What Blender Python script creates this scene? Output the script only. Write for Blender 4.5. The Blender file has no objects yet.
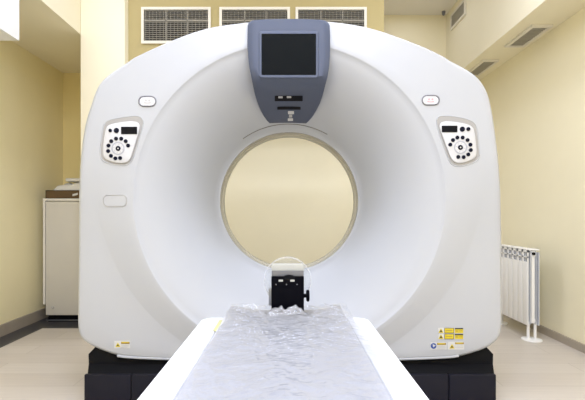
import bpy, bmesh, math, random
from mathutils import Vector, Matrix, noise

random.seed(4)
C = bpy.context.scene.collection
F = 425.0          # focal length in pixels (585 wide)
HX, HY = 288.0, 214.0
EYE = 1.0          # camera height

# ------------------------------------------------------------------ helpers
def W(px, py, d):
    """photo measurement at a distance d -> metres in the room"""
    return Vector(((px - HX) * d / F, d, EYE - (py - HY) * d / F))

def mat(name, col, rough=0.5, metal=0.0, spec=0.5, noise_amt=0.0, noise_scale=8.0, bump=0.0, bump_scale=60.0, alpha=1.0, coat=0.0):
    m = bpy.data.materials.new(name); m.use_nodes = True
    nt = m.node_tree; b = nt.nodes['Principled BSDF']
    b.inputs['Base Color'].default_value = (*col, 1)
    b.inputs['Roughness'].default_value = rough
    b.inputs['Metallic'].default_value = metal
    b.inputs['Specular IOR Level'].default_value = spec
    b.inputs['Alpha'].default_value = alpha
    b.inputs['Coat Weight'].default_value = coat
    tc = nt.nodes.new('ShaderNodeTexCoord')
    if noise_amt:
        n = nt.nodes.new('ShaderNodeTexNoise'); n.inputs['Scale'].default_value = noise_scale
        n.inputs['Detail'].default_value = 4
        nt.links.new(tc.outputs['Object'], n.inputs['Vector'])
        r = nt.nodes.new('ShaderNodeMapRange')
        r.inputs['To Min'].default_value = 1 - noise_amt; r.inputs['To Max'].default_value = 1 + noise_amt
        nt.links.new(n.outputs['Fac'], r.inputs['Value'])
        mx = nt.nodes.new('ShaderNodeVectorMath'); mx.operation = 'SCALE'
        mx.inputs[0].default_value = col
        nt.links.new(r.outputs['Result'], mx.inputs['Scale'])
        nt.links.new(mx.outputs['Vector'], b.inputs['Base Color'])
    if bump:
        n = nt.nodes.new('ShaderNodeTexNoise'); n.inputs['Scale'].default_value = bump_scale
        n.inputs['Detail'].default_value = 3
        nt.links.new(tc.outputs['Object'], n.inputs['Vector'])
        bp = nt.nodes.new('ShaderNodeBump'); bp.inputs['Strength'].default_value = bump
        bp.inputs['Distance'].default_value = 0.01
        nt.links.new(n.outputs['Fac'], bp.inputs['Height'])
        nt.links.new(bp.outputs['Normal'], b.inputs['Normal'])
    return m

def floor_material():
    m = bpy.data.materials.new('pale_laminate'); m.use_nodes = True
    nt = m.node_tree; b = nt.nodes['Principled BSDF']
    tc = nt.nodes.new('ShaderNodeTexCoord')
    br = nt.nodes.new('ShaderNodeTexBrick')
    br.inputs['Scale'].default_value = 1.0
    br.inputs['Brick Width'].default_value = 1.25; br.inputs['Row Height'].default_value = 0.19
    br.inputs['Mortar Size'].default_value = 0.0018
    br.inputs['Color1'].default_value = (0.56, 0.50, 0.43, 1)
    br.inputs['Color2'].default_value = (0.61, 0.555, 0.485, 1)
    br.inputs['Mortar'].default_value = (0.42, 0.37, 0.31, 1)
    nt.links.new(tc.outputs['Object'], br.inputs['Vector'])
    mp = nt.nodes.new('ShaderNodeMapping'); mp.inputs['Scale'].default_value = (1.2, 26, 1)
    nt.links.new(tc.outputs['Object'], mp.inputs['Vector'])
    n = nt.nodes.new('ShaderNodeTexNoise'); n.inputs['Scale'].default_value = 2.2; n.inputs['Detail'].default_value = 6
    nt.links.new(mp.outputs['Vector'], n.inputs['Vector'])
    r = nt.nodes.new('ShaderNodeMapRange'); r.inputs['To Min'].default_value = 0.9; r.inputs['To Max'].default_value = 1.1
    nt.links.new(n.outputs['Fac'], r.inputs['Value'])
    mx = nt.nodes.new('ShaderNodeVectorMath'); mx.operation = 'SCALE'
    nt.links.new(br.outputs['Color'], mx.inputs[0]); nt.links.new(r.outputs['Result'], mx.inputs['Scale'])
    nt.links.new(mx.outputs['Vector'], b.inputs['Base Color'])
    b.inputs['Roughness'].default_value = 0.38
    return m

def film_material():
    m = bpy.data.materials.new('clear_film'); m.use_nodes = True
    nt = m.node_tree; nt.nodes.remove(nt.nodes['Principled BSDF'])
    out = nt.nodes['Material Output']
    tr = nt.nodes.new('ShaderNodeBsdfTransparent'); tr.inputs['Color'].default_value = (0.97, 0.975, 0.985, 1)
    gl = nt.nodes.new('ShaderNodeBsdfGlossy'); gl.inputs['Roughness'].default_value = 0.09
    di = nt.nodes.new('ShaderNodeBsdfTranslucent'); di.inputs['Color'].default_value = (0.89, 0.89, 0.895, 1)
    d2 = nt.nodes.new('ShaderNodeBsdfDiffuse'); d2.inputs['Color'].default_value = (0.89, 0.89, 0.895, 1)
    a = nt.nodes.new('ShaderNodeMixShader'); a.inputs[0].default_value = 0.6
    nt.links.new(di.outputs[0], a.inputs[1]); nt.links.new(d2.outputs[0], a.inputs[2])
    c = nt.nodes.new('ShaderNodeMixShader'); c.inputs[0].default_value = 0.22
    nt.links.new(tr.outputs[0], c.inputs[1]); nt.links.new(a.outputs[0], c.inputs[2])
    fr = nt.nodes.new('ShaderNodeFresnel'); fr.inputs['IOR'].default_value = 1.6
    e = nt.nodes.new('ShaderNodeMixShader')
    nt.links.new(fr.outputs[0], e.inputs[0]); nt.links.new(c.outputs[0], e.inputs[1]); nt.links.new(gl.outputs[0], e.inputs[2])
    nt.links.new(e.outputs[0], out.inputs['Surface'])
    return m

def acrylic_material():
    m = bpy.data.materials.new('clear_acrylic'); m.use_nodes = True
    nt = m.node_tree; nt.nodes.remove(nt.nodes['Principled BSDF'])
    out = nt.nodes['Material Output']
    tr = nt.nodes.new('ShaderNodeBsdfTransparent'); tr.inputs['Color'].default_value = (0.97, 0.98, 0.985, 1)
    gl = nt.nodes.new('ShaderNodeBsdfGlossy'); gl.inputs['Roughness'].default_value = 0.06
    di = nt.nodes.new('ShaderNodeBsdfDiffuse'); di.inputs['Color'].default_value = (0.85, 0.86, 0.87, 1)
    c = nt.nodes.new('ShaderNodeMixShader'); c.inputs[0].default_value = 0.10
    nt.links.new(tr.outputs[0], c.inputs[1]); nt.links.new(di.outputs[0], c.inputs[2])
    fr = nt.nodes.new('ShaderNodeFresnel'); fr.inputs['IOR'].default_value = 1.45
    e = nt.nodes.new('ShaderNodeMixShader')
    nt.links.new(fr.outputs[0], e.inputs[0]); nt.links.new(c.outputs[0], e.inputs[1]); nt.links.new(gl.outputs[0], e.inputs[2])
    nt.links.new(e.outputs[0], out.inputs['Surface'])
    return m

def add_box(bm, x0, x1, y0, y1, z0, z1):
    r = bmesh.ops.create_cube(bm, size=1.0)
    for v in r['verts']:
        v.co = Vector((x0 + (v.co.x + .5) * (x1 - x0), y0 + (v.co.y + .5) * (y1 - y0), z0 + (v.co.z + .5) * (z1 - z0)))
    return r['verts']

def add_rbox(bm, x0, x1, y0, y1, z0, z1, b=0.01, seg=3):
    t = bmesh.new(); add_box(t, x0, x1, y0, y1, z0, z1)
    bmesh.ops.bevel(t, geom=t.edges[:], offset=b, segments=seg, profile=.5, affect='EDGES')
    merge(bm, t)

def merge(bm, t):
    me = bpy.data.meshes.new('tmp'); t.to_mesh(me); t.free(); bm.from_mesh(me); bpy.data.meshes.remove(me)

def add_tube(bm, pts, r, n=10, cap=True):
    pts = [Vector(p) for p in pts]; rings = []
    up0 = None
    for i, p in enumerate(pts):
        t = (pts[min(i + 1, len(pts) - 1)] - pts[max(i - 1, 0)]).normalized()
        a = Vector((0, 0, 1)) if abs(t.z) < .9 else Vector((1, 0, 0))
        if up0 is None: up0 = a
        u = t.cross(up0)
        if u.length < .1: u = t.cross(a)
        u.normalize(); w = u.cross(t)
        rr = r[i] if isinstance(r, (list, tuple)) else r
        rings.append([bm.verts.new(p + rr * (math.cos(2 * math.pi * k / n) * u + math.sin(2 * math.pi * k / n) * w)) for k in range(n)])
    for a, b in zip(rings, rings[1:]):
        for k in range(n):
            bm.faces.new((a[k], a[(k + 1) % n], b[(k + 1) % n], b[k]))
    if cap:
        bm.faces.new(rings[0][::-1]); bm.faces.new(rings[-1])

def add_disc_prism(bm, c, axis, r, h, n=24, bevel=0.0):
    """cylinder from c along axis by h"""
    axis = Vector(axis).normalized(); c = Vector(c)
    if bevel:
        add_tube(bm, [c, c + axis * (h - bevel), c + axis * h], [r, r, r - bevel], n)
    else:
        add_tube(bm, [c, c + axis * h], r, n)

def obj(name, bm, m, parent=None, smooth=None):
    bmesh.ops.recalc_face_normals(bm, faces=bm.faces[:])
    me = bpy.data.meshes.new(name); bm.to_mesh(me); bm.free()
    me.materials.append(m)
    o = bpy.data.objects.new(name, me); C.objects.link(o)
    if parent is not None: o.parent = parent; 
    if parent is not None:
        o.matrix_parent_inverse = world_of(parent).inverted()
    if smooth is not None:
        for p in me.polygons: p.use_smooth = True
        me.set_sharp_from_angle(angle=math.radians(smooth))
    return o

def world_of(o):
    m = o.matrix_basis.copy()
    if o.parent: m = world_of(o.parent) @ o.matrix_parent_inverse @ m
    return m

def thing(name, loc, label, cat, group=None):
    o = bpy.data.objects.new(name, None); C.objects.link(o)
    o.location = loc; o.empty_display_size = .1
    return tag(o, label, cat, group)

def tag(o, label, cat, group=None):
    o['label'] = label; o['category'] = cat
    if group: o['group'] = group
    return o

def struct(name, bm, m, smooth=None, label=None):
    o = obj(name, bm, m, None, smooth); o['kind'] = 'structure'
    if label: o['label'] = label
    return o

def rrect(cx, cz, hw, hh, r, n=6):
    pts = []
    for sx, sz, a0 in ((1, 1, 0), (-1, 1, 90), (-1, -1, 180), (1, -1, 270)):
        for k in range(n + 1):
            a = math.radians(a0 + 90 * k / n)
            pts.append((cx + sx * (hw - r) + r * math.cos(a), cz + sz * (hh - r) + r * math.sin(a)))
    return pts

# ------------------------------------------------------------------ materials
M_walll = mat('warm_cream_wall_paint', (0.91, 0.82, 0.52), 0.6, spec=.2, noise_amt=.015, bump=.05, bump_scale=90)
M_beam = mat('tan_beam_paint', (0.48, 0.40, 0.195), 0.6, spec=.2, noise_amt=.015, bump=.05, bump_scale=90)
M_wally = mat('yellow_wall_paint', (0.88, 0.75, 0.38), 0.6, spec=.2, noise_amt=.015, bump=.05, bump_scale=90)
M_wall = mat('cream_wall_paint', (0.90, 0.83, 0.60), 0.6, spec=.2, noise_amt=.015, bump=.05, bump_scale=90)
M_wallp = mat('pale_wall_paint', (0.90, 0.84, 0.65), 0.6, spec=.2, noise_amt=.015, bump=.05, bump_scale=90)
M_ceil = mat('ceiling_paint', (0.80, 0.77, 0.70), 0.7, spec=.2, bump=.04)
M_duct = mat('white_duct_paint', (0.84, 0.85, 0.85), 0.5)
M_floor = floor_material()
M_border = mat('charcoal_floor_border', (0.045, 0.044, 0.048), 0.4, noise_amt=.2)
M_base = mat('taupe_skirting', (0.40, 0.345, 0.27), 0.45, noise_amt=.12, noise_scale=14)
M_white = mat('white_gantry_plastic', (0.452, 0.464, 0.483), 0.34, spec=.4, bump=.015, bump_scale=300)
M_liner = mat('bore_ring_plastic', (0.42, 0.39, 0.30), 0.35)
M_seam = mat('seam_line_grey', (0.18, 0.17, 0.15), 0.6)
M_blue = mat('slate_blue_plastic', (0.078, 0.092, 0.135), 0.5, spec=.3, bump=.03, bump_scale=500)
M_screen = mat('dark_screen_glass', (0.003, 0.004, 0.004), 0.4, spec=.05, noise_amt=.1)
M_black = mat('black_plastic', (0.004, 0.004, 0.006), 0.5, spec=.12, noise_amt=.1)
M_footshade = mat('foot_shaded_black', (0.004, 0.004, 0.005), 0.7, spec=.15, noise_amt=.1)  # black foot body, darkened further for the shade under the gantry
M_navy = mat('dark_navy_plastic', (0.007, 0.007, 0.014), 0.5, spec=.2, noise_amt=.1)
M_plate = mat('control_plate_white', (0.58, 0.58, 0.59), 0.3, spec=.4, noise_amt=.01)
M_recess = mat('control_recess_shade', (0.34, 0.33, 0.315), 0.45, noise_amt=.01)  # grey stands in for the shading of the sloped recess
M_button = mat('button_navy_black', (0.005, 0.006, 0.016), 0.5, spec=.12, noise_amt=.1)
M_dial = mat('dial_ring_grey', (0.36, 0.37, 0.41), 0.4, noise_amt=.02)
M_ringgrey = mat('button_surround_grey', (0.20, 0.20, 0.22), 0.4, noise_amt=.05)
M_redmark = mat('faded_red_mark', (0.62, 0.30, 0.32), 0.5, noise_amt=.05)
M_greymark = mat('grey_mark', (0.45, 0.44, 0.43), 0.5, noise_amt=.05)
M_yellow = mat('warning_yellow', (0.62, 0.49, 0.02), 0.5, noise_amt=.04)
M_sticker = mat('sticker_white', (0.58, 0.58, 0.56), 0.45, noise_amt=.02)
M_ink = mat('sticker_ink', (0.035, 0.03, 0.02), 0.5, noise_amt=.1)
M_brown = mat('sticker_brown_band', (0.30, 0.20, 0.05), 0.5, noise_amt=.1)
M_bluetxt = mat('sticker_blue', (0.03, 0.07, 0.28), 0.5, noise_amt=.1)
M_lime = mat('sticker_lime', (0.58, 0.56, 0.26), 0.5, noise_amt=.1)
M_table = mat('white_table_plastic', (0.86, 0.865, 0.885), 0.28, spec=.4, bump=.01, bump_scale=200)
M_cradle = mat('grey_cradle_pad', (0.83, 0.825, 0.83), 0.45, noise_amt=.02)
M_film = film_material()
M_acryl = acrylic_material()
M_rim = mat('frosted_acrylic_rim', (0.85, 0.86, 0.87), 0.2, alpha=.25, noise_amt=.02)
M_holder = mat('black_holder_plastic', (0.003, 0.003, 0.005), 0.5, spec=.03, noise_amt=.1)
M_holderw = mat('pale_holder_plate', (0.46, 0.46, 0.42), 0.4, noise_amt=.02)
M_holderg = mat('grey_holder_strip', (0.16, 0.16, 0.165), 0.4, noise_amt=.03)
M_steel = mat('dull_steel', (0.25, 0.26, 0.28), 0.35, metal=.8, noise_amt=.05)
M_rad = mat('radiator_white', (0.92, 0.91, 0.88), 0.35, spec=.4, noise_amt=.01)
M_radg = mat('radiator_slot_grey', (0.36, 0.36, 0.37), 0.5, noise_amt=.05)
M_radfin = mat('radiator_fin_blue_grey', (0.64, 0.66, 0.69), 0.4, noise_amt=.02)
M_cab = mat('cabinet_laminate', (0.60, 0.57, 0.50), 0.45, noise_amt=.02)
M_cabe = mat('cabinet_edge', (0.72, 0.69, 0.62), 0.45, noise_amt=.02)
M_card = mat('brown_cardboard', (0.105, 0.060, 0.020), 0.7, noise_amt=.15, noise_scale=25)
M_bag = mat('white_plastic_bag', (0.66, 0.64, 0.58), 0.35, noise_amt=.03)
M_ventf = mat('vent_frame_paint', (0.80, 0.76, 0.66), 0.45, noise_amt=.01)
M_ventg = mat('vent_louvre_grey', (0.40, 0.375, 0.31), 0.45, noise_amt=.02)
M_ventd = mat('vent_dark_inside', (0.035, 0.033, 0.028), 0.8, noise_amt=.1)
M_ventgd = mat('vent_louvre_dark_metal', (0.27, 0.25, 0.20), 0.5, noise_amt=.02)  # darker louvre colour for the three wall grilles

# ------------------------------------------------------------------ the room
XL, XR = -2.34, 2.14
YN, YB = -4.2, 4.83
ZC = 3.26
ZUL = EYE + 1.466      # underside of the left bulkhead
ZUR = EYE + 1.491      # underside of the right bulkhead
XEL, XER = -1.693, 1.797
YCOL, YNI = 3.46, 4.42
YV = 3.53              # beam with the grilles
ZBM = 2.15
XCOL = (125 - HX) * YCOL / F
XVR = (384 - HX) * YV / F
T = .12

def sbox(name, b, m, bevel=0, label=None):
    bm = bmesh.new()
    if bevel: add_rbox(bm, *b, b=bevel, seg=2)
    else: add_box(bm, *b)
    return struct(name, bm, m, 30 if bevel else None, label)

sbox('floor', (XL - T, XR + T, YN - T, YB + T, -T, 0), M_floor)
sbox('ceiling', (XL - T, XR + T, YN - T, YB + T, ZC, ZC + T), M_ceil)
sbox('wall_left', (XL - T, XL, YN, YB, 0, ZC), M_walll)
sbox('wall_right', (XR, XR + T, YN, YB, 0, ZC), M_wall)
sbox('wall_back', (XL, XR, YB, YB + T, 0, ZC), M_wall)
sbox('wall_front', (XL, XR, YN - T, YN, 0, ZC), M_wall)
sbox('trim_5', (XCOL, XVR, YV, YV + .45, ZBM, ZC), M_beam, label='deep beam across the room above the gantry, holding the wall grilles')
sbox('wall_niche', (XL, XCOL, YNI, YB, 0, ZC), M_wally)
sbox('wall_column', (XEL, XCOL, YCOL, YNI, 0, ZC), M_wallp, .012)
sbox('trim_1', (XL, XEL, YN, YNI, ZUL, ZC), M_wallp, label='boxed bulkhead along the top of the left wall')
sbox('trim_2', (XER, XR, YN, YB, ZUR, ZC), M_wallp, label='boxed bulkhead along the top of the right wall')
sbox('trim_3', (XL, -1.72, -.6, 2.72, EYE + 1.109, ZUL), M_duct, label='white boxed duct under the left bulkhead')
sbox('baseboard_left', (XL, XL + .015, YN, YNI, 0, .10), M_base)
sbox('baseboard_right', (XR - .015, XR, YN, YB, 0, .06), M_base)
bm = bmesh.new()
add_box(bm, XL + .015, -2.15, YN, 3.72, 0, .004)
add_box(bm, XL + .015, XEL, 3.72, YNI, 0, .004)
struct('trim_4', bm, M_border, label='charcoal border strip of the floor along the left wall')

# ------------------------------------------------------------------ gantry
D0 = 2.21
S0 = F / D0
CX, CZ = .007, 1.08
out_px = [(290, 20.5), (262, 21.2), (245, 23), (228, 25.2), (210, 28), (190, 34), (165, 44), (145, 53), (125, 63), (107.5, 75), (100, 82), (95, 91), (91, 104),
          (86, 120), (83, 140), (81, 165), (80, 200), (79.3, 240), (78.6, 290), (78.5, 325), (79, 333), (82, 339), (95, 347), (116, 355), (140, 358), (165, 359.5), (220, 361.5), (288, 362),
          (356, 361.5), (402, 360), (440, 358), (461, 356), (486, 348), (497, 340), (500.5, 333), (501, 325), (501, 290), (501, 240), (499.5, 192), (497.5, 160),
          (494.8, 130), (492.6, 112), (489.8, 98), (486.2, 88.5), (481.5, 81), (475.5, 75), (467, 69.2), (450, 60.3), (425, 48.2), (400, 38.5), (382, 32), (365, 27.3), (345, 23.8), (329, 22), (312, 20.8)]
DO = D0 + .05
def DOf(y): return D0 + .028 + .041 * max(0, min(1, (y - 110) / 120))
poly = [((x - HX) * DOf(y) / F, EYE - (y - HY) * DOf(y) / F) for x, y in out_px]
NT = 400
def ray_r(th):
    dx, dz = math.cos(th), math.sin(th); best = 0
    for (x1, z1), (x2, z2) in zip(poly, poly[1:] + poly[:1]):
        ex, ez = x2 - x1, z2 - z1; ax, az = x1 - CX, z1 - CZ
        den = dx * ez - dz * ex
        if abs(den) < 1e-9: continue
        t = (ax * ez - az * ex) / den; u = (ax * dz - az * dx) / den
        if t > 0 and -1e-6 <= u <= 1 + 1e-6: best = max(best, t)
    return best
Rraw = [ray_r(2 * math.pi * k / NT) for k in range(NT)]
Rs = [sum(Rraw[(k + j) % NT] * w for j, w in ((-2, 1), (-1, 2), (0, 3), (1, 2), (2, 1))) / 9 for k in range(NT)]
def Rof(th):
    f = (th / (2 * math.pi)) % 1 * NT; i = int(f) % NT; t = f - int(f)
    return Rs[i] * (1 - t) + Rs[(i + 1) % NT] * t
RB, YBORE, RRIM = .434, .45, .812
def sstep(a, b, x):
    t = max(0, min(1, (x - a) / (b - a))); return t * t * (3 - 2 * t)
def params(th):
    R = Rof(th)
    rim = min(RRIM, R - .035)
    c2x, c2z, r2 = .005 - CX, 1.177 - CZ, 1.02
    dx, dz = math.cos(th), math.sin(th)
    bq = dx * c2x + dz * c2z
    rc = bq + math.sqrt(max(0, bq * bq - (c2x ** 2 + c2z ** 2 - r2 * r2)))
    rc = max(rim + .012, min(rc, R - .02))
    w = sstep(.22, -.30, dz)
    yf = .03 * w * sstep(.0, .12, rc - rim - .01)
    e = min(.034, (R - rc) * .85)
    return R, rim, rc, yf, e
def cone_y(r, rim):
    u = max(0, min(1, (r - RB - .008) / (rim - RB - .008)))
    return .006 + (YBORE - .006) * (.18 * (1 - u) + .82 * (1 - u) ** 2)
def front_y(x, z):
    """distance of the cover's surface behind its foremost plane"""
    th = math.atan2(z - CZ, x - CX); r = math.hypot(x - CX, z - CZ)
    R, rim, rc, yf, e = params(th)
    if r < rim: return cone_y(r, rim)
    if r < rc:
        t = (r - rim) / (rc - rim); return yf * t
    if r < R - e: return yf
    t = min(1, (r - (R - e)) / e); return yf + .06 * (1 - math.sqrt(max(0, 1 - t * t)))
def on_front(px, py, lift=.002):
    d = D0
    for _ in range(12):
        p = W(px, py, d); d = D0 + front_y(p.x, p.z) - lift
    return W(px, py, d)

gantry = thing('ct_scanner_gantry', (CX, D0 + .5, 0), 'large white scanner gantry with a round bore and a slate blue console on top', 'medical scanner')

bm = bmesh.new(); rings = []
for k in range(NT):
    th = 2 * math.pi * k / NT
    R, rim, rc, yf, e = params(th)
    prof = [(RB - .002, YBORE + .012), (RB, YBORE + .004), (RB + .008, YBORE)]
    for i in range(1, 17):
        r = RB + .008 + (rim - .008 - RB - .008) * i / 16
        prof.append((r, cone_y(r, rim)))
    prof.append((rim - .003, .003)); prof.append((rim, .001)); prof.append((rim + .004, yf * .02))
    for t in (.2, .5, .8, .96): prof.append((rim + .006 + (rc - rim - .006) * t, yf * t))
    prof.append((rc + .002 * min(1, e / .05), yf))
    for t in (.35, .7): prof.append((rc + (R - e - rc) * t + .002 * (1 - t), yf))
    for i in range(0, 8):
        a = math.pi / 2 * i / 7
        prof.append((R - e + e * math.sin(a), yf + .06 * (1 - math.cos(a))))
    prof.append((R - .001, yf + .10)); 
    rings.append([(CX + r * math.cos(th), D0 + y, CZ + r * math.sin(th)) for r, y in prof])
vr = [[bm.verts.new(p) for p in ring] for ring in rings]
for k in range(NT):
    a, b = vr[k], vr[(k + 1) % NT]
    for i in range(len(a) - 1): bm.faces.new((a[i], a[i + 1], b[i + 1], b[i]))
front = obj('front_cover', bm, M_white, gantry, 42)
for p in front.data.polygons: pass

bm = bmesh.new(); vr = []
for k in range(NT):
    th = 2 * math.pi * k / NT; R, rim, rc, yf, e = params(th)
    prof = [(R - .004, yf + .095), (R - .006, yf + .104), (R - .002, yf + .112), (R - .01, .5), (R - .04, .84), (R - .09, .92), (.62, .95), (.47, .74), (RB - .005, .62)]
    vr.append([bm.verts.new((CX + r * math.cos(th), D0 + y, CZ + r * math.sin(th))) for r, y in prof])
for k in range(NT):
    a, b = vr[k], vr[(k + 1) % NT]
    for i in range(len(a) - 1): bm.faces.new((a[i], a[i + 1], b[i + 1], b[i]))
obj('rear_housing', bm, M_white, gantry, 40)

bm = bmesh.new(); vr = []
for k in range(180):
    th = 2 * math.pi * k / 180
    prof = [(RB - .001, YBORE + .010), (RB - .004, YBORE + .012), (RB - .006, YBORE + .05), (RB - .012, YBORE + .053), (RB - .012, YBORE + .058), (RB - .006, YBORE + .06), (RB - .006, YBORE + .17), (RB - .0, YBORE + .175)]
    vr.append([bm.verts.new((CX + r * math.cos(th), D0 + y, CZ + r * math.sin(th))) for r, y in prof])
for k in range(180):
    a, b = vr[k], vr[(k + 1) % 180]
    for i in range(len(a) - 1): bm.faces.new((a[i], a[i + 1], b[i + 1], b[i]))
liner = obj('bore_ring', bm, M_liner, gantry, 40)
liner['label'] = 'beige ring lining the bore'
for rr, yy, tr in ((RB - .0005, YBORE + .010, .0022), (RB - .010, YBORE + .056, .0022)):
    bm = bmesh.new()
    add_tube(bm, [(CX + rr * math.cos(2 * math.pi * k / 120), D0 + yy, CZ + rr * math.sin(2 * math.pi * k / 120)) for k in range(121)], tr, 6, False)
    obj('seam', bm, M_seam, liner)

# arched seam of the laser window above the bore
bm = bmesh.new(); pts = []
for k in range(33):
    a = math.radians(90 + 36 - 66 * k / 32)
    pts.append(on_front(288.5 + 77.5 * math.cos(a), 201.5 - 77.5 * math.sin(a), .0005))
add_tube(bm, pts, .003, 6)
obj('window_seam', bm, M_seam, gantry)

# bottom lip
bm = bmesh.new(); secs = []
for k in range(61):
    px = 117 + (459 - 117) * k / 60; u = (px - 288) / 171
    py = 355.2 + 4.6 * (1 - u ** 2) ** .6
    a = on_front(px, min(py, 358), 0); q = W(px, py, D0 + .02)
    y0 = D0 + .028
    p = W(px, py, y0)
    h = .013
    secs.append([bm.verts.new((p.x, y0 + dy, p.z + dz)) for dy, dz in ((.07, .003), (.006, .002), (0, -.002), (0, -h + .005), (.006, -h), (.07, -h))])
for a, b in zip(secs, secs[1:]):
    for i in range(6): bm.faces.new((a[i], a[(i + 1) % 6], b[(i + 1) % 6], b[i]))
bm.faces.new(secs[0]); bm.faces.new(secs[-1][::-1])
obj('bottom_lip', bm, M_white, gantry, 40)

# feet
def foot(sx):
    X0, X1 = (-1.062, -.50) if sx < 0 else (.50, 1.092)
    def prism(prof, lean, ch):
        bm = bmesh.new(); la, lb = [], []
        for y, z in prof:
            xo = -.036 if y < .05 else 0; c = ch if z > .27 else 0
            a, b = (X0 - xo + c, X1) if sx < 0 else (X0, X1 + xo - c)
            la.append(bm.verts.new((a, D0 + y, z))); lb.append(bm.verts.new((b, D0 + y, z)))
        n = len(prof)
        for i in range(n): bm.faces.new((la[i], la[(i + 1) % n], lb[(i + 1) % n], lb[i]))
        bm.faces.new(la); bm.faces.new(lb[::-1])
        bmesh.ops.recalc_face_normals(bm, faces=bm.faces[:])
        bmesh.ops.bevel(bm, geom=bm.edges[:], offset=.004, segments=2, affect='EDGES', clamp_overlap=True)
        return bm
    f = obj('foot', prism([(-.035, 0), (-.035, .182), (.055, .205), (.06, .25), (.065, .30), (.82, .30), (.90, .20), (.90, 0)], .0, .04), M_footshade, gantry, 35)
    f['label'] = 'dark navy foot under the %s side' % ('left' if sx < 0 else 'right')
    xs = W(131 if sx < 0 else 449, 385, D0 - .055).x
    xa_, xb_ = (-1.034, xs - .002) if sx < 0 else (X0, xs - .002)
    for x0, x1 in ((xa_, xb_), (xs + .002, X1 if sx < 0 else 1.056)):
        bm = bmesh.new(); add_rbox(bm, x0, x1, D0 - .055, D0 - .0355, .004, .185, b=.004, seg=2)
        obj('front_panel', bm, M_navy, f, 35)
foot(-1); foot(1)
bm = bmesh.new(); add_rbox(bm, -.52, .52, D0 + .16, D0 + .80, .06, .245, b=.01)
obj('dark_gap_block', bm, M_black, gantry, 35)  # added block, paints the shaded gap under the gantry black

# ---- console
rows = [(19.6, 252, 325), (20.2, 249.5, 327.5), (21.6, 248, 329), (24, 247.4, 330), (34, 247.2, 330.4), (45, 247, 330.5), (56, 247.8, 330.2), (67, 249.2, 329.3), (76, 251, 327.8),
        (84, 252.6, 325.7), (92, 254.3, 323.6), (100, 256.7, 320.8), (108, 260, 317), (115, 263.6, 313), (120, 267, 309), (122.6, 269.5, 306.3)]
def con_y(py):
    """how far the console's face lies behind the gantry's front plane"""
    if py <= 78: return -.035
    t = (py - 78) / (122.6 - 78)
    yend = .345
    return -.035 + (yend + .035) * (t ** 1.5 * .55 + t * .45)
def con_pt(px, py, lift=0):
    d = D0 + con_y(py) - lift
    return W(px, py, d)
bm = bmesh.new(); NU = 24; fr, bk = [], []
def arch(py, u):  # the lower edge is arched upwards
    return py - (1.6 * (1 - u * u) * sstep(100, 122.6, py)) - (1.4 * (1 - u * u) * (1 - sstep(19.6, 30, py)))
for j, (py, xl, xr) in enumerate(rows):
    row = []
    for i in range(NU + 1):
        u = -1 + 2 * i / NU
        px = (xl + xr) / 2 + u * (xr - xl) / 2
        edge = .018 * max(0, (abs(u) - .84) / .16) ** 2
        if j == 0: edge += .012
        row.append(bm.verts.new(con_pt(px, arch(py, u), 0) + Vector((0, edge, 0))))
    fr.append(row)
for a, b in zip(fr, fr[1:]):
    for i in range(NU): bm.faces.new((a[i], a[i + 1], b[i + 1], b[i]))
loop = fr[0][:] + [r[-1] for r in fr[1:]] + fr[-1][-2::-1] + [r[0] for r in fr[-2:0:-1]]
back = [bm.verts.new(v.co + Vector((0, .14, 0))) for v in loop]
n = len(loop)
for i in range(n): bm.faces.new((loop[i], loop[(i + 1) % n], back[(i + 1) % n], back[i]))
con = obj('console', bm, M_blue, gantry, 45)
con['label'] = 'slate blue console above the bore'

def frame_ring(bm, outer, inner, f0, f1):
    """raised ring between two pixel outlines on the console, front lifts f1 outside f0 inside"""
    n = len(outer)
    A = [bm.verts.new(con_pt(*p, -.004)) for p in outer]; B = [bm.verts.new(con_pt(*p, f0)) for p in [(o[0] * .65 + i_[0] * .35, o[1] * .65 + i_[1] * .35) for o, i_ in zip(outer, inner)]]
    Cc = [bm.verts.new(con_pt(*p, f0)) for p in inner]; Dd = [bm.verts.new(con_pt(*p, -.004)) for p in inner]
    for P, Q in ((A, B), (B, Cc), (Cc, Dd)):
        for i in range(n): bm.faces.new((P[i], P[(i + 1) % n], Q[(i + 1) % n], Q[i]))
bm = bmesh.new()
frame_ring(bm, rrect(288.8, 54.4, 30.5, 24.2, 4), rrect(288.8, 54.4, 27.3, 20.7, .8), .004, .004)
obj('screen_bezel', bm, M_blue, con, 40)
bm = bmesh.new()
pp = rrect(288.8, 54.4, 27.4, 20.8, .8)
fa = [bm.verts.new(W(*p, D0 - .0375)) for p in pp]; bm.faces.new(fa)
ba = [bm.verts.new(v.co + Vector((0, .004, 0))) for v in fa]
for i in range(len(fa)): bm.faces.new((fa[i], fa[(i + 1) % len(fa)], ba[(i + 1) % len(fa)], ba[i]))
bm.faces.new(ba[::-1])
scr = obj('screen', bm, M_screen, con); scr['label'] = 'dark switched-off screen'

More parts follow.
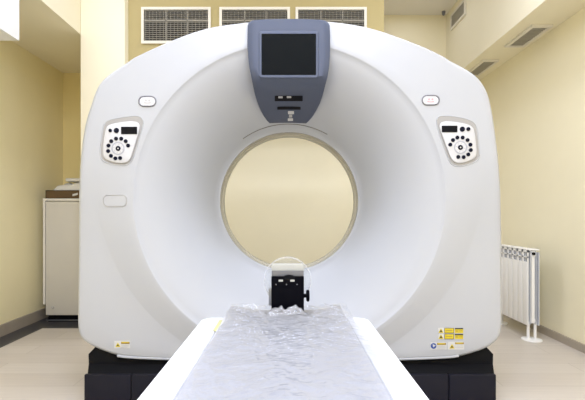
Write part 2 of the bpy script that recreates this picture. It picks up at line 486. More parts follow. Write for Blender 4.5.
def con_patch(name, pts, m, parent, lift=.0015, depth=.003):
    bm = bmesh.new()
    fa = [bm.verts.new(con_pt(*p, lift)) for p in pts]; bm.faces.new(fa)
    ba = [bm.verts.new(v.co + Vector((0, depth, 0))) for v in fa]; n = len(fa)
    for i in range(n): bm.faces.new((fa[i], fa[(i + 1) % n], ba[(i + 1) % n], ba[i]))
    bm.faces.new(ba[::-1])
    return obj(name, bm, m, parent)
s = con_patch('slot', rrect(288.7, 98.4, 14, 2.7, .6), M_black, con, .0025)
con_patch('slot_tab', rrect(280.5, 97.2, 2.2, .9, .4), M_greymark, s, .0045)
con_patch('slot_tab', rrect(289, 97, 2.2, .9, .4), M_greymark, s, .0045)
def curved(x0, x1, y, h, sag, n=12):
    top = [(x0 + (x1 - x0) * k / n, y - h + sag * (1 - (2 * k / n - 1) ** 2)) for k in range(n + 1)]
    bot = [(x1 - (x1 - x0) * k / n, y + h + sag * .2 * (1 - (2 * k / n - 1) ** 2)) for k in range(n + 1)]
    return top + bot
con_patch('slot', curved(277.3, 300.6, 108.2, 1.4, -.3), M_black, con, .0025)
con_patch('indicator', rrect(291, 112.6, 3, 1.5, .4), M_sticker, con, .0025)
con_patch('indicator', rrect(290.4, 119.6, 2.6, 1.3, .4), M_sticker, con, .0025)
con_patch('indicator_strip', rrect(290.6, 116, 1.6, 1.4, .3), M_greymark, con, .0025)

# ---- details set on the front cover
def patch(name, pts, m, parent, lift=.002, depth=.003, smooth=None):
    bm = bmesh.new()
    fa = [bm.verts.new(on_front(*p, lift)) for p in pts]; bm.faces.new(fa)
    ba = [bm.verts.new(v.co + Vector((0, depth, 0))) for v in fa]; n = len(fa)
    for i in range(n): bm.faces.new((fa[i], fa[(i + 1) % n], ba[(i + 1) % n], ba[i]))
    bm.faces.new(ba[::-1])
    return obj(name, bm, m, parent, smooth)
def disc(cx, cy, r, n=16): return [(cx + r * math.cos(2 * math.pi * k / n), cy + r * math.sin(2 * math.pi * k / n)) for k in range(n)]
def smooth_poly(pts, it=3):
    for _ in range(it):
        q = []
        for a, b in zip(pts, pts[1:] + pts[:1]):
            q.append((a[0] * .75 + b[0] * .25, a[1] * .75 + b[1] * .25)); q.append((a[0] * .25 + b[0] * .75, a[1] * .25 + b[1] * .75))
        pts = q
    return pts
def ring_line(name, pts, m, parent, r=.0022, lift=.001):
    bm = bmesh.new(); P = [on_front(*p, lift) for p in pts]; P.append(P[0]); add_tube(bm, P, r, 6, False)
    return obj(name, bm, m, parent, 60)

def control_panel(side):
    if side == 'left':
        outer = [(104, 122.5), (112, 119), (128, 116.5), (139, 115.5), (144, 120), (142.5, 129), (136, 150), (132.5, 161), (126, 166), (114, 165), (103, 161.5), (99.8, 156), (101.5, 138)]
        plate = [(106, 126), (114, 123.2), (128, 121.2), (136.5, 121.4), (140.3, 125), (139, 132), (133.5, 150), (130.5, 160), (125, 163.6), (114.5, 162.8), (105, 159.5), (102.4, 154.5), (103.8, 138)]
        disp = (129, 130.4, 8, 3.7)
        dots = [(110.1, 130.4, 1.75), (116.3, 130.4, 2.6)]
        cen = (118, 148.4)
        ring = [(115.9, 138.6), (121.1, 138.6), (125.6, 141.1), (128, 145.5), (111.1, 141.1), (108.3, 145.5), (108, 151), (110.8, 155.8), (115.2, 158.3), (120, 158)]
    else:
        outer = [(436, 119), (440, 115.5), (452, 116), (466, 118.5), (474, 122), (477, 127), (478.5, 142), (480, 157), (476, 162), (464, 166), (455, 166.5), (449, 162), (444, 148), (437.5, 129)]
        plate = [(439.2, 124.5), (442.5, 121.4), (452, 121.4), (465, 123.4), (472.5, 126.5), (474.6, 131), (476, 143), (477, 155), (473.5, 159.5), (463.5, 163), (456, 163.4), (451, 159.5), (446, 146), (440.4, 131)]
        disp = (449.7, 128.9, 7.8, 3.3)
        dots = [(462.5, 129.1, 2.55), (468.5, 129, 2.0)]
        cen = (460.6, 147.4)
        ring = [(457.5, 137.5), (462.8, 137.5), (467.7, 140), (470.6, 144.6), (471, 150), (468.4, 154.4), (463.8, 157.1), (458.4, 156.9), (453.1, 140), (450.4, 144.6)]
    so, sp = smooth_poly(outer), smooth_poly(plate)
    cp = patch('control_panel', so, M_recess, gantry, .001, .002)
    cp['label'] = 'recessed control panel on the %s shoulder' % side
    # raised rim rolling round the recess
    ring_line('panel_rim', so, M_white, cp, .003, -.0005)
    # plate: bevelled slab
    bm = bmesh.new()
    ax = sum(p[0] for p in sp) / len(sp); ay = sum(p[1] for p in sp) / len(sp)
    L0 = [bm.verts.new(on_front(*p, .001)) for p in sp]
    L1 = [bm.verts.new(on_front(*p, .008)) for p in [(ax + (x - ax) * .985, ay + (y - ay) * .985) for x, y in sp]]
    L2 = [bm.verts.new(on_front(*p, .010)) for p in [(ax + (x - ax) * .95, ay + (y - ay) * .95) for x, y in sp]]
    n = len(sp)
    for P, Q in ((L0, L1), (L1, L2)):
        for i in range(n): bm.faces.new((P[i], P[(i + 1) % n], Q[(i + 1) % n], Q[i]))
    bm.faces.new(L2)
    obj('plate', bm, M_plate, cp, 30)
    x, y, a, b = disp
    patch('display', rrect(x, y, a, b, .7), M_black, cp, .012, .004)
    for x, y, r in dots: patch('button', disc(x, y, r), M_button, cp, .013, .004)
    patch('dial_ring', disc(*cen, 6.6, 28), M_dial, cp, .0108, .002)
    patch('dial_face', disc(*cen, 5.3, 28), M_plate, cp, .0114, .002)
    patch('button', disc(*cen, 2.5), M_button, cp, .0135, .004)
    patch('button_mark', disc(*cen, .7, 10), M_sticker, cp, .0142, .001)
    for i, (x, y) in enumerate(ring):
        patch('button', disc(x, y, 1.95), M_button, cp, .013, .004)
    for k in range(8):
        a = k * math.pi / 4 + .2
        patch('dial_mark', disc(cen[0] + 4.3 * math.cos(a), cen[1] + 4.3 * math.sin(a), .55, 8), M_greymark, cp, .012, .001)
control_panel('left'); control_panel('right')

def stop_button(cx, cy, hw, hh, mk, side):
    b = patch('stop_button', rrect(cx, cy, hw - .5, hh - .5, hh - .6), M_plate, gantry, .005, .006, 40)
    b['label'] = 'oval push button on the upper %s of the cover' % side
    ring_line('button_surround', rrect(cx, cy, hw, hh, hh - .2), M_ringgrey, b, .0048, .001)
    patch('button_mark', curved(cx - 3.2, cx + 3.2, cy + 1.2, .6, .8), mk, b, .006, .0015)
    patch('button_mark', disc(cx - 1.6, cy - 1, .9, 10), mk, b, .006, .0015)
    patch('button_mark', disc(cx + 1.8, cy - 1, .9, 10), mk, b, .006, .0015)
stop_button(147.4, 101.3, 8.2, 4.7, M_greymark, 'left')
stop_button(430.7, 100.2, 8.2, 4.5, M_redmark, 'right')
h = ring_line('access_hatch', rrect(115, 200.8, 11.6, 5.7, 4.2), M_greymark, gantry, .0022, .0008)
h['label'] = 'small oval hatch low on the left of the cover'
patch('hatch_lid', rrect(115, 200.8, 11.0, 5.1, 3.8), M_white, h, .002, .002)

def tri(cx, cy, r): return [(cx, cy - r), (cx + r * 1.05, cy + r * .85), (cx - r * 1.05, cy + r * .85)]
def box_px(x0, y0, x1, y1): return [(x0, y0), (x1, y0), (x1, y1), (x0, y1)]
# left sticker
st = patch('warning_label', box_px(114.3, 341, 130, 348.2), M_sticker, gantry, .0015, .002)
st['label'] = 'small white warning sticker low on the left'
patch('warning_triangle', tri(117.8, 344.9, 2.4), M_yellow, st, .0025, .001)
patch('triangle_mark', tri(117.8, 345.1, 1.1), M_ink, st, .0032, .001)
patch('warning_band', box_px(121, 341.8, 129.6, 344), M_brown, st, .0025, .001)
patch('band_yellow', box_px(121.6, 341.9, 129, 342.7), M_yellow, st, .0032, .001)
patch('text_line', box_px(121, 345.4, 128.8, 346), M_greymark, st, .0025, .001)
patch('text_line', box_px(121, 346.8, 127.5, 347.4), M_greymark, st, .0025, .001)
# right stickers
for y in (328, 334):
    st = patch('warning_label', box_px(438.2, y, 463.4, y + 5.2), M_sticker, gantry, .0015, .002)
    st['label'] = 'yellow warning sticker, %s of the two rows' % ('upper' if y < 330 else 'lower')
    patch('warning_triangle', tri(441, y + 2.8, 2.5), M_yellow, st, .0025, .001)
    patch('triangle_mark', tri(441, y + 2.9, 1.4), M_ink, st, .0032, .001)
    patch('warning_band', box_px(444.4, y, 454.1, y + 5.2), M_ink, st, .0022, .001)
    b = patch('band_yellow', box_px(444.9, y + .4, 453.6, y + 4.7), M_yellow, st, .003, .001)
    patch('text_line', box_px(446, y + 2.2, 452.4, y + 2.7), M_brown, st, .0036, .001)
    patch('band_yellow', box_px(454.9, y + .2, 463.2, y + 5), M_yellow, st, .0025, .001)
    patch('warning_band', box_px(454.9, y, 463.2, y + 1.3), M_ink, st, .003, .001)
    patch('text_line', box_px(455.6, y + 2.6, 458, y + 3.4), M_brown, st, .0032, .001)
    patch('text_line', box_px(458.8, y + 2.6, 462.4, y + 3.1), M_brown, st, .0032, .001)
st = patch('notice_label', box_px(430.5, 342.6, 446.6, 349.6), M_sticker, gantry, .0015, .002)
st['label'] = 'white sticker with a blue disc'
patch('blue_disc', disc(433.6, 346, 2.9), M_bluetxt, st, .0025, .001)
patch('disc_pointer', [(432.6, 344.2), (435.8, 345.6), (433.2, 347.4)], M_sticker, st, .0032, .001)
patch('warning_band', box_px(437, 343, 446, 345), M_brown, st, .0025, .001)
patch('band_yellow', box_px(438, 343.4, 445, 344.2), M_yellow, st, .0032, .001)
for y in (346, 347.3, 348.6): patch('text_line', box_px(437.2, y, 445.5, y + .5), M_greymark, st, .0025, .001)
st = patch('warning_label', box_px(448, 342, 464.2, 349.6), M_sticker, gantry, .0015, .002)
st['label'] = 'white sticker with a small yellow triangle'
patch('warning_triangle', tri(452, 346.4, 2.5), M_yellow, st, .0025, .001)
patch('triangle_mark', tri(452, 346.6, 1.3), M_ink, st, .0032, .001)
patch('warning_band', box_px(455, 342.4, 463.9, 344.2), M_brown, st, .0025, .001)
patch('band_yellow', box_px(456, 342.7, 463, 343.5), M_yellow, st, .0032, .001)
for y in (345.6, 347.2): patch('text_line', box_px(455, y, 463.4, y + .5), M_greymark, st, .0025, .001)

# ------------------------------------------------------------------ patient table
TZ = .53
TXL, TXR = -.389, .364
TE = 1.945
table = thing('patient_table', (-.0125, .9, 0), 'long white patient table running into the gantry, covered by plastic', 'table')
def rail(x0, x1, x_out):
    bm = bmesh.new()
    # plan outline with a rounded outer corner at the far end
    near = -.55; r = .05
    sgn = 1 if x_out > (x0 + x1) / 2 else -1
    xi = x0 if sgn > 0 else x1
    pl = [(xi, near), (x_out, near)]
    for k in range(9):
        a = math.pi / 2 * k / 8
        pl.append((x_out - sgn * r + sgn * r * math.cos(a), TE - r + r * math.sin(a)))
    pl.append((xi, TE))
    lev = [(.14, .012), (.155, 0), (TZ - .014, 0), (TZ - .004, .004), (TZ, .014)]
    cx_, cy_ = (x0 + x1) / 2, (near + TE) / 2
    L = []
    for z, ins in lev:
        ring = []
        for x, y in pl:
            xx = x - (ins if x > cx_ else -ins); yy = y - (ins if y > cy_ else -ins)
            ring.append(bm.verts.new((xx, yy, z + (.3 if False else 0))))
        L.append(ring)
    n = len(pl)
    for P, Q in zip(L, L[1:]):
        for i in range(n): bm.faces.new((P[i], P[(i + 1) % n], Q[(i + 1) % n], Q[i]))
    bm.faces.new(L[-1]); bm.faces.new(L[0][::-1])
    for v in bm.verts:
        if v.co.z < .3: v.co.z += .25
    return obj('side_rail', bm, M_table, table, 35)
rl = rail(TXL, TXL + .098, TXL); rail(TXR - .098, TXR, TXR)
bm = bmesh.new(); add_rbox(bm, TXL + .02, TXR - .02, -.53, TE - .03, .33, .40, b=.012)
obj('bed_frame', bm, M_table, table, 35)
bm = bmesh.new(); add_rbox(bm, -.29, .265, -.1, 1.35, .05, .335, b=.02)
obj('pedestal', bm, M_table, table, 35)
bm = bmesh.new(); add_rbox(bm, -.32, .295, -.25, 1.5, .0, .06, b=.012)
obj('base', bm, M_table, table, 35)
# cradle: shallow trough
CW = .262; CEND = 2.06
def cradle_z(x, y):
    u = (x + .012) / CW
    return .522 + .026 * min(1, abs(u)) ** 2.2 + .010 * sstep(1.3, 2.0, y)
bm = bmesh.new(); g = []
NX, NYc = 24, 40
for j in range(NYc + 1):
    y = -.5 + (CEND + .5) * j / NYc
    g.append([bm.verts.new((-.012 - CW + 2 * CW * i / NX, y, cradle_z(-.012 - CW + 2 * CW * i / NX, y))) for i in range(NX + 1)])
for a, b in zip(g, g[1:]):
    for i in range(NX): bm.faces.new((a[i], a[i + 1], b[i + 1], b[i]))
r = bmesh.ops.solidify(bm, geom=bm.faces[:], thickness=.05)
for v in bm.verts: pass
cr = obj('cradle', bm, M_cradle, table, 40)
cr['label'] = 'grey trough shaped cradle pad'
# lime label at the far end of the left rail
bm = bmesh.new()
P = [(216.5, 332), (213.0, 330.4), (219.6, 320.0), (223, 320.6)]
va = [bm.verts.new(W(x, y, F * (EYE - TZ) / (y - HY)) + Vector((0, 0, .0012))) for x, y in P]
vb = [bm.verts.new(v.co - Vector((0, 0, .001))) for v in va]
bm.faces.new(va); bm.faces.new(vb[::-1])
for i in range(4): bm.faces.new((va[i], va[(i + 1) % 4], vb[(i + 1) % 4], vb[i]))
lb = obj('rail_label', bm, M_lime, rl); lb['label'] = 'pale lime sticker on the left rail'

# plastic film over the cradle
bm = bmesh.new(); g = []
NX, NY = 150, 420
def film_h(x, y):
    p = Vector((x * 5.5 + .25 * math.sin(y * 9), y * 9 + 2.2 * abs(x + .012) * 3, 1.7))
    a = noise.noise(p); b = noise.noise(p * 2.3 + Vector((3, 7, 1))); c = noise.noise(Vector((x * 17, y * 26, 5)))
    far = .45 + .9 * sstep(1.25, 1.95, y)
    ridge = (1 - abs(a)) ** 5 * .013 + (1 - abs(b)) ** 5 * .008 + abs(c) * .003
    q = Vector((x * 14 + y * 5, y * 4 - x * 6, 9.1)); d = noise.noise(q)
    ridge += (1 - abs(d)) ** 8 * .006
    e1 = noise.noise(Vector((x * 13 + y * 9, y * 21 - x * 7, 3.3))); e2 = noise.noise(Vector((x * 22 - y * 8, y * 30 + x * 10, 6.1)))
    crk = (1 - abs(e1)) ** 9 * .0045 + (1 - abs(e2)) ** 9 * .003
    return ridge * far * .62 + crk * (.1 + .6 * far)
Y0f, Y1f = -.35, 2.045
for j in range(NY + 1):
    y = Y0f + (Y1f - Y0f) * j / NY; row = []
    for i in range(NX + 1):
        u = -1 + 2 * i / NX
        hw = .275 + .012 * noise.noise(Vector((y * 6, 3 if u > 0 else 8, 0)))
        if u > 0: hw += .03 * sstep(1.75, 1.3, y) + .015
        else: hw -= .018 * sstep(1.0, 1.6, y)
        x = -.012 + u * hw
        yy = y + (.02 * noise.noise(Vector((x * 9, 1, 4))) if j > NY - 28 else 0) * (j - NY + 28) / 28
        base = max(cradle_z(x, yy), (TZ if abs(x + .012) > CW - .015 else 0))
        z = base + .0035 + film_h(x, y) * (1 - .55 * abs(u) ** 6) + .012 * sstep(1.85, 2.03, y) * (1 - u * u)
        if abs(x) < .105 and 1.93 < y < 2.035: z = min(z, base + .0035 + .004 * (0.5 + .5 * noise.noise(Vector((x * 30, y * 30, 2)))))
        z += .042 * math.exp(-((y - 1.922) / .011) ** 2) * (1 - sstep(.055, .095, abs(x + .002))) * (.75 + .5 * noise.noise(Vector((x * 45, 2, 7))))
        row.append(bm.verts.new((x, yy, z)))
    g.append(row)
for a, b in zip(g, g[1:]):
    for i in range(NX): bm.faces.new((a[i], a[i + 1], b[i + 1], b[i]))
film = obj('plastic_sheet', bm, M_film, None, 180)
tag(film, 'crinkled clear plastic sheet spread over the table top', 'plastic sheet')

# ------------------------------------------------------------------ phantom and its holder at the end of the cradle
hd = 1.95
def HP(px, py, d=hd): return W(px, py, d)
hz0 = .548
holder = thing('phantom_holder', (0, hd + .02, hz0), 'black box bracket with a side knob standing at the far end of the table', 'bracket')
xa, xb = HP(271.3, 290).x, HP(304, 290).x
zt = HP(288, 276.5).z
bm = bmesh.new(); add_rbox(bm, xa, xb, hd, hd + .05, hz0, zt, b=.004)
blk = obj('bracket_block', bm, M_holder, holder, 35)
bm = bmesh.new()   # domed head on the block
zc = HP(288, 277.5).z
add_tube(bm, [(HP(289, 0).x - .0, hd - .002, zc), (HP(289, 0).x, hd + .03, zc)], [.026, .026], 24)
for v in bm.verts: v.co.z = zc + (v.co.z - zc) * .45
obj('lock_dial', bm, M_black, holder, 40)
bm = bmesh.new(); add_rbox(bm, xa + .001, xb - .001, hd + .012, hd + .04, zt - .005, HP(288, 270.8, hd + .012).z, b=.002)
obj('grey_strip', bm, M_holderg, holder, 35)
bm = bmesh.new(); add_rbox(bm, xa + .001, xb - .001, hd + .012, hd + .04, HP(288, 270.8, hd + .012).z, HP(288, 264.0, hd + .012).z, b=.002)
hw_ = obj('top_plate', bm, M_holderw, holder, 35); hw_['label'] = 'pale plate on top of the bracket'
for px in (280.8, 292.4):
    bm = bmesh.new(); p = HP(px, 280.6, hd - .002)
    add_rbox(bm, p.x - .010, p.x + .010, hd - .004, hd + .002, p.z - .005, p.z + .004, b=.0015, seg=2)
    o = obj('white_tab', bm, M_holderw, holder, 35); o['label'] = 'small pale tab'
for px in (276, 286.5, 297):
    bm = bmesh.new(); p = HP(px, 284.4, hd); add_disc_prism(bm, (p.x, hd + .001, p.z), (0, -1, 0), .0028, .003, 10)
    obj('screw', bm, M_steel, holder, 40)
bm = bmesh.new(); p = HP(304, 296.5)
add_tube(bm, [(p.x - .004, hd + .02, p.z), (p.x + .012, hd + .02, p.z)], .009, 14)
add_tube(bm, [(p.x + .011, hd + .02, p.z), (p.x + .014, hd + .02, p.z), (p.x + .023, hd + .02, p.z), (p.x + .026, hd + .02, p.z)], [.022, .027, .027, .022], 18)
obj('knob', bm, M_holder, holder, 40)
bm = bmesh.new(); p0, p1 = HP(268.6, 289), HP(272, 306)
add_rbox(bm, p0.x, p1.x, hd + .008, hd + .04, p1.z, p0.z, b=.003)
obj('side_clamp', bm, M_steel, holder, 35)

PC = Vector((-.002, 2.012, .683)); PR = .114
ph = thing('calibration_phantom', (PC.x, PC.y, PC.z - PR), 'clear round acrylic drum hanging behind the black bracket', 'calibration phantom')
bm = bmesh.new(); add_tube(bm, [PC + Vector((0, 0, 0)), PC + Vector((0, .022, 0))], PR - .004, 72)
obj('drum', bm, M_acryl, ph, 40)
bm = bmesh.new()
NN = 72
for k in range(NN):
    pass
sec = [(PR - .006, -.003), (PR, -.003), (PR, .025), (PR - .006, .025)]
rr_ = [[bm.verts.new((PC.x + r * math.cos(2 * math.pi * k / NN), PC.y + y, PC.z + r * math.sin(2 * math.pi * k / NN))) for r, y in sec] for k in range(NN)]
for k in range(NN):
    a, b = rr_[k], rr_[(k + 1) % NN]
    for i in range(4): bm.faces.new((a[i], a[(i + 1) % 4], b[(i + 1) % 4], b[i]))
o = obj('rim', bm, M_rim, ph, 40)

# ------------------------------------------------------------------ radiator
R0 = 3.35; NS = 8; PW = .077; XF = 1.89
rad = thing('radiator', (XF + .05, R0 + .3, 0), 'white column radiator on feet by the right wall', 'radiator')
ZT, ZB = 1 - (250 - HY) / 127, 1 - (326 - HY) / 127
for k in range(NS):
    y0 = R0 + k * PW
    bm = bmesh.new()
    add_rbox(bm, XF, XF + .008, y0 + .0015, y0 + PW - .0015, ZB, ZT - .095, b=.003, seg=2)         # front plate
    # slotted head: frame bars round two rows of openings
    add_box(bm, XF, XF + .008, y0 + .0015, y0 + PW - .0015, ZT - .02, ZT)
    add_box(bm, XF, XF + .008, y0 + .0015, y0 + PW - .0015, ZT - .062, ZT - .052)
    for a in (.0015, PW - .0115): add_box(bm, XF, XF + .008, y0 + a, y0 + a + .010, ZT - .1, ZT)
    add_rbox(bm, XF, XF + .095, y0 + .0015, y0 + PW - .0015, ZT - .006, ZT + .006, b=.004, seg=2)     # top
    add_box(bm, XF + .034, XF + .058, y0 + .006, y0 + PW - .006, ZB + .02, ZT - .01)
    s_ = obj('section', bm, M_rad, rad, 35)
    bm = bmesh.new(); add_box(bm, XF + .008, XF + .010, y0 + .004, y0 + PW - .004, ZT - .1, ZT - .01)
    obj('slot_backing', bm, M_radg, s_)
    bm = bmesh.new()
    add_box(bm, XF + .004, XF + .088, y0 + .037, y0 + .041, ZB + .01, ZT - .01)
    add_box(bm, XF + .022, XF + .026, y0 + .004, y0 + PW - .004, ZB + .01, ZT - .01)
    add_box(bm, XF + .066, XF + .070, y0 + .004, y0 + PW - .004, ZB + .01, ZT - .01)
    add_box(bm, XF + .088, XF + .095, y0 + .004, y0 + PW - .004, ZB, ZT - .02)
    obj('fin', bm, M_radfin, s_)
for z in (ZT - .04, ZB + .04):
    bm = bmesh.new(); add_tube(bm, [(XF + .046, R0 + .012, z), (XF + .046, R0 + NS * PW + .01, z)], .021, 16)
    o = obj('header_pipe', bm, M_rad, rad, 40)
bm = bmesh.new(); add_tube(bm, [(XF + .046, R0 - .008, ZT - .03), (XF + .046, R0 + .006, ZT - .03)], .012, 12)
obj('air_plug', bm, M_black, rad, 40)
for y in (R0 + .03, R0 + NS * PW - .06):
    bm = bmesh.new()
    for x in (XF + .02, XF + .075): add_tube(bm, [(x, y, .006), (x, y, ZB + .03)], .011, 12)
    f = obj('leg', bm, M_rad, rad, 40)
    bm = bmesh.new(); add_tube(bm, [(XF + .048, y, 0), (XF + .048, y, .006), (XF + .048, y, .012)], [.075, .075, .05], 24)
    obj('foot_plate', bm, M_rad, f, 40)

# ------------------------------------------------------------------ cabinet in the niche and what lies on it
cd = 3.9; cs = F / cd
c0, c1 = (43 - HX) / cs, XEL - .02
ctop = EYE - (198.5 - HY) / cs
cab = thing('storage_cabinet', ((c0 + c1) / 2, cd + .2, .004), 'pale grey cabinet with a dark plinth in the left corner', 'cabinet')
bm = bmesh.new()
add_box(bm, c0, c0 + .02, cd - .0, YNI - .02, .17, ctop)
add_box(bm, c0 + .02, c1, cd + .018, YNI - .02, .075, ctop - .02)
add_box(bm, c0, c1, cd - .004, YNI - .02, ctop - .02, ctop)
obj('body', bm, M_cabe, cab)
bm = bmesh.new(); add_rbox(bm, c0 + .028, c1 - .004, cd - .006, cd + .014, EYE - (315 - HY) / cs, ctop - .03, b=.003)
dr = obj('cabinet_door', bm, M_cab, cab, 35)
bm = bmesh.new(); p = W(53, 307.5, cd - .006); add_tube(bm, [(p.x, cd - .004, p.z), (p.x, cd - .02, p.z)], [.012, .009], 14)
obj('door_lock', bm, M_greymark, dr, 40)
bm = bmesh.new(); add_box(bm, c0 + .03, c1, cd + .035, YNI - .03, .004, .076)
pl_ = obj('plinth', bm, M_black, cab)
bm = bmesh.new(); add_box(bm, c0 + .01, c1, cd + .026, cd + .034, .012, .024)
obj('plinth_strip', bm, M_steel, pl_)

bx0 = (45.5 - HX) / cs
bh = .076
card = thing('cardboard_tray', (bx0 + .22, cd + .2, ctop), 'flat dark brown cardboard box on top of the pale cabinet', 'box')
bm = bmesh.new()
add_box(bm, bx0, bx0 + .46, cd, cd + .36, ctop, ctop + .006)
add_box(bm, bx0, bx0 + .46, cd, cd + .006, ctop, ctop + bh); add_box(bm, bx0, bx0 + .46, cd + .354, cd + .36, ctop, ctop + bh)
add_box(bm, bx0, bx0 + .006, cd, cd + .36, ctop, ctop + bh); add_box(bm, bx0 + .454, bx0 + .46, cd, cd + .36, ctop, ctop + bh)
add_box(bm, bx0, bx0 + .46, cd, cd + .36, ctop + bh - .006, ctop + bh)
cb = obj('carton', bm, M_card, card)
bm = bmesh.new(); p = W(75.2, 194.5, cd)
vs = add_box(bm, p.x - .024, p.x + .024, cd - .0015, cd - .0002, p.z - .009, p.z + .009)
for v in vs: v.co.z += (v.co.x - p.x) * .25
o = obj('paper_tag', bm, M_sticker, card); o['label'] = 'small white tag'

def bag(name, x0, x1, y0, y1, z0, h, seed, m, n=22):
    bm = bmesh.new(); top, bot = [], []
    for j in range(n + 1):
        rt, rb_ = [], []
        for i in range(n + 1):
            u, v = -1 + 2 * i / n, -1 + 2 * j / n
            k = (max(0, 1 - abs(u) ** 4) * max(0, 1 - abs(v) ** 4)) ** .5
            nz = noise.noise(Vector((u * 2.2 + seed, v * 2.2, seed))) * .35 + (1 - abs(noise.noise(Vector((u * 4 + seed, v * 3, 2))))) ** 4 * .25
            x = x0 + (x1 - x0) * i / n + .012 * noise.noise(Vector((v * 3, seed, 0))); y = y0 + (y1 - y0) * j / n
            rt.append(bm.verts.new((x, y, z0 + .004 + h * k * (.75 + nz)))); rb_.append(bm.verts.new((x, y, z0 + .001)))
        top.append(rt); bot.append(rb_)
    for G, fl in ((top, 0), (bot, 1)):
        for a, b in zip(G, G[1:]):
            for i in range(n):
                f = (a[i], a[i + 1], b[i + 1], b[i]); bm.faces.new(f[::-1] if fl else f)
    for a, b in ((top, bot),):
        for i in range(n):
            bm.faces.new((a[0][i], a[0][i + 1], b[0][i + 1], b[0][i])); bm.faces.new((a[n][i], b[n][i], b[n][i + 1], a[n][i + 1]))
            bm.faces.new((a[i][0], b[i][0], b[i + 1][0], a[i + 1][0])); bm.faces.new((a[i][n], a[i + 1][n], b[i + 1][n], b[i][n]))
    return obj(name, bm, m, None, 60)
z1 = ctop + bh
b1 = bag('plastic_bag', bx0 + .06, bx0 + .44, cd + .02, cd + .32, z1, .075, 3.3, M_bag)
tag(b1, 'crumpled pale plastic bag lying on the brown box', 'plastic bag')
bm = bmesh.new()
zf = max(v.co.z for v in b1.data.vertices) + .001
vs = add_rbox(bm, bx0 + .155, bx0 + .45, cd + .05, cd + .27, zf, zf + .03, b=.008)
fp = obj('folded_sheet', bm, M_bag, None, 40)
tag(fp, 'flat folded white sheet lying on the crumpled plastic bag', 'folded sheet')

# ------------------------------------------------------------------ vents
def vent(root, label, o, ux, uz, nrm, w, h, fw, nslat, nvert, bars_v=(), bars_h=(), slat=None, slat_fill=.22):
    """o: corner on the wall; ux, uz: unit directions in the wall; nrm: out of the wall"""
    ux, uz, nrm = Vector(ux), Vector(uz), Vector(nrm)
    t = thing(root, Vector(o) + ux * w / 2 + uz * h / 2, label, 'vent')
    t['group'] = 'ventilation grilles'
    def bx(bm, u0, u1, v0, v1, d0, d1):
        vs = add_box(bm, u0, u1, v0, v1, d0, d1)
        for v in vs: v.co = Vector(o) + ux * v.co.x + uz * v.co.y + nrm * v.co.z
    bm = bmesh.new()
    for a in ((0, w, 0, fw), (0, w, h - fw, h), (0, fw, fw, h - fw), (w - fw, w, fw, h - fw)): bx(bm, *a, .0005, .018)
    obj('frame', bm, M_ventf, t)
    bm = bmesh.new(); bx(bm, fw, w - fw, fw, h - fw, .0006, .002)
    obj('backing', bm, M_ventd, t)
    bm = bmesh.new()
    for k in range(nslat):
        p = (h - 2 * fw) / nslat; a = fw + p * k + p * .3
        bx(bm, fw, w - fw, a, a + p * slat_fill, .004, .012)
    for b in bars_h: bx(bm, fw, w - fw, b - .007, b + .007, .003, .015)
    for b in bars_v: bx(bm, b - .004, b + .004, fw, h - fw, .003, .015)
    for k in range(nvert):
        p = (w - 2 * fw) / nvert; a = fw + p * (k + .5)
        bx(bm, a - .0014, a + .0014, fw, h - fw, .010, .013)
    obj('louvre', bm, slat or M_ventg, t)
    return t
vs_ = F / YV
for (x0, x1), lab in (((141.8, 211), 'left of the three wide wall grilles above the gantry, next to the pale column'),
                      ((219.6, 290), 'middle wall grille, half hidden by the blue console'),
                      ((295.5, 366.5), 'right of the three wide wall grilles, just right of the blue console')):
    z1v = EYE - (7.9 - HY) / vs_; hh = 36.3 / vs_
    ww = (x1 - x0) / vs_
    vent('wall_vent', lab, ((x0 - HX) / vs_, YV, z1v - hh), (1, 0, 0), (0, 0, 1), (0, -1, 0), ww, hh, 2.6 / vs_, 16, 18,
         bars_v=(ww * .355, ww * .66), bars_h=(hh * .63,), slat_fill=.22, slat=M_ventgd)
vent('bulkhead_vent', 'small upright grille on the side face of the right bulkhead near the back', (XER, 4.66, 3.01), (0, -1, 0), (0, 0, 1), (-1, 0, 0), .38, .165, .02, 8, 0, slat=M_ventg, slat_fill=.6)
vent('bulkhead_vent', 'nearer grille on the underside of the right bulkhead, in full view', (1.915, 3.34, ZUR), (1, 0, 0), (0, 1, 0), (0, 0, -1), .17, .42, .026, 13, 0, slat=M_ventg, slat_fill=.5)
vent('bulkhead_vent', 'farther grille under the right bulkhead, partly hidden by the gantry shoulder', (1.88, 4.10, ZUR), (1, 0, 0), (0, 1, 0), (0, 0, -1), .155, .44, .02, 13, 0, slat=M_ventg, slat_fill=.5)

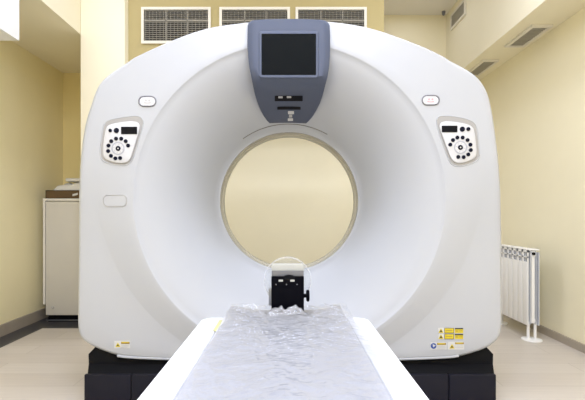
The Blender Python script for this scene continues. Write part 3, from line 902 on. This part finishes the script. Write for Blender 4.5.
# small dark sensor in the ceiling corner
sp = W(443.6, 13, 4.74)
bm = bmesh.new()
add_tube(bm, [(sp.x, 4.74, ZC), (sp.x, 4.74, ZC - .012), (sp.x, 4.74, ZC - .03), (sp.x, 4.74, ZC - .045)], [.02, .02, .018, .009], 18)
tag(obj('ceiling_sensor', bm, M_ringgrey, None, 50), 'tiny dark sensor in the ceiling corner at the back right', 'sensor')

# ------------------------------------------------------------------ light
def area(name, loc, sx, sy, power, col=(1, .985, .96), rot=(0, 0, 0)):
    l = bpy.data.lights.new(name, 'AREA'); l.shape = 'RECTANGLE'; l.size = sx; l.size_y = sy; l.energy = power; l.color = col
    o = bpy.data.objects.new(name, l); C.objects.link(o); o.location = loc; o.rotation_euler = rot
    return o
LC = (.86, .93, 1.17)
for x in (-.6, .6):
    for y, p in ((-1.9, 56), (-.2, 52), (1.45, 27)):
        area('ceiling_lamp_or_fill', (x, y, ZC - .02), .6, .6, p, LC)
for x, p in ((-1.35, 8), (1.35, 13)): area('ceiling_lamp_or_fill', (x, 2.6, ZC - .02), .3, .6, p, LC)
area('ceiling_lamp_or_fill', (1.3, 4.3, ZC - .02), .3, .5, 2.0, LC)  # added fill in the back recess, lifts its wall and the bulkhead
area('bore_fill_light', (0, YV + .22, ZBM - .004), 1.6, .3, 15, LC)  # added fill under the beam, brightens the back wall behind the bore
w = bpy.data.worlds.new('room_world'); bpy.context.scene.world = w; w.use_nodes = True
w.node_tree.nodes['Background'].inputs['Color'].default_value = (1, 1, 1, 1)
w.node_tree.nodes['Background'].inputs['Strength'].default_value = .05

# ------------------------------------------------------------------ camera
cam = bpy.data.cameras.new('camera'); co = bpy.data.objects.new('camera', cam); C.objects.link(co)
co.location = (0, 0, EYE); co.rotation_euler = (math.pi / 2, 0, 0)
cam.sensor_width = 36; cam.lens = F / 585 * 36
cam.shift_x = (292.5 - HX) / 585; cam.shift_y = (HY - 200) / 585
cam.clip_start = .02
sc = bpy.context.scene; sc.camera = co
sc.view_settings.view_transform = 'Standard'; sc.view_settings.look = 'None'
sc.view_settings.exposure = -0.33; sc.view_settings.gamma = 1; sc.view_settings.use_curve_mapping = False
sc.cycles.max_bounces = 10; sc.cycles.diffuse_bounces = 6; sc.cycles.transparent_max_bounces = 16
sc.cycles.use_denoising = True
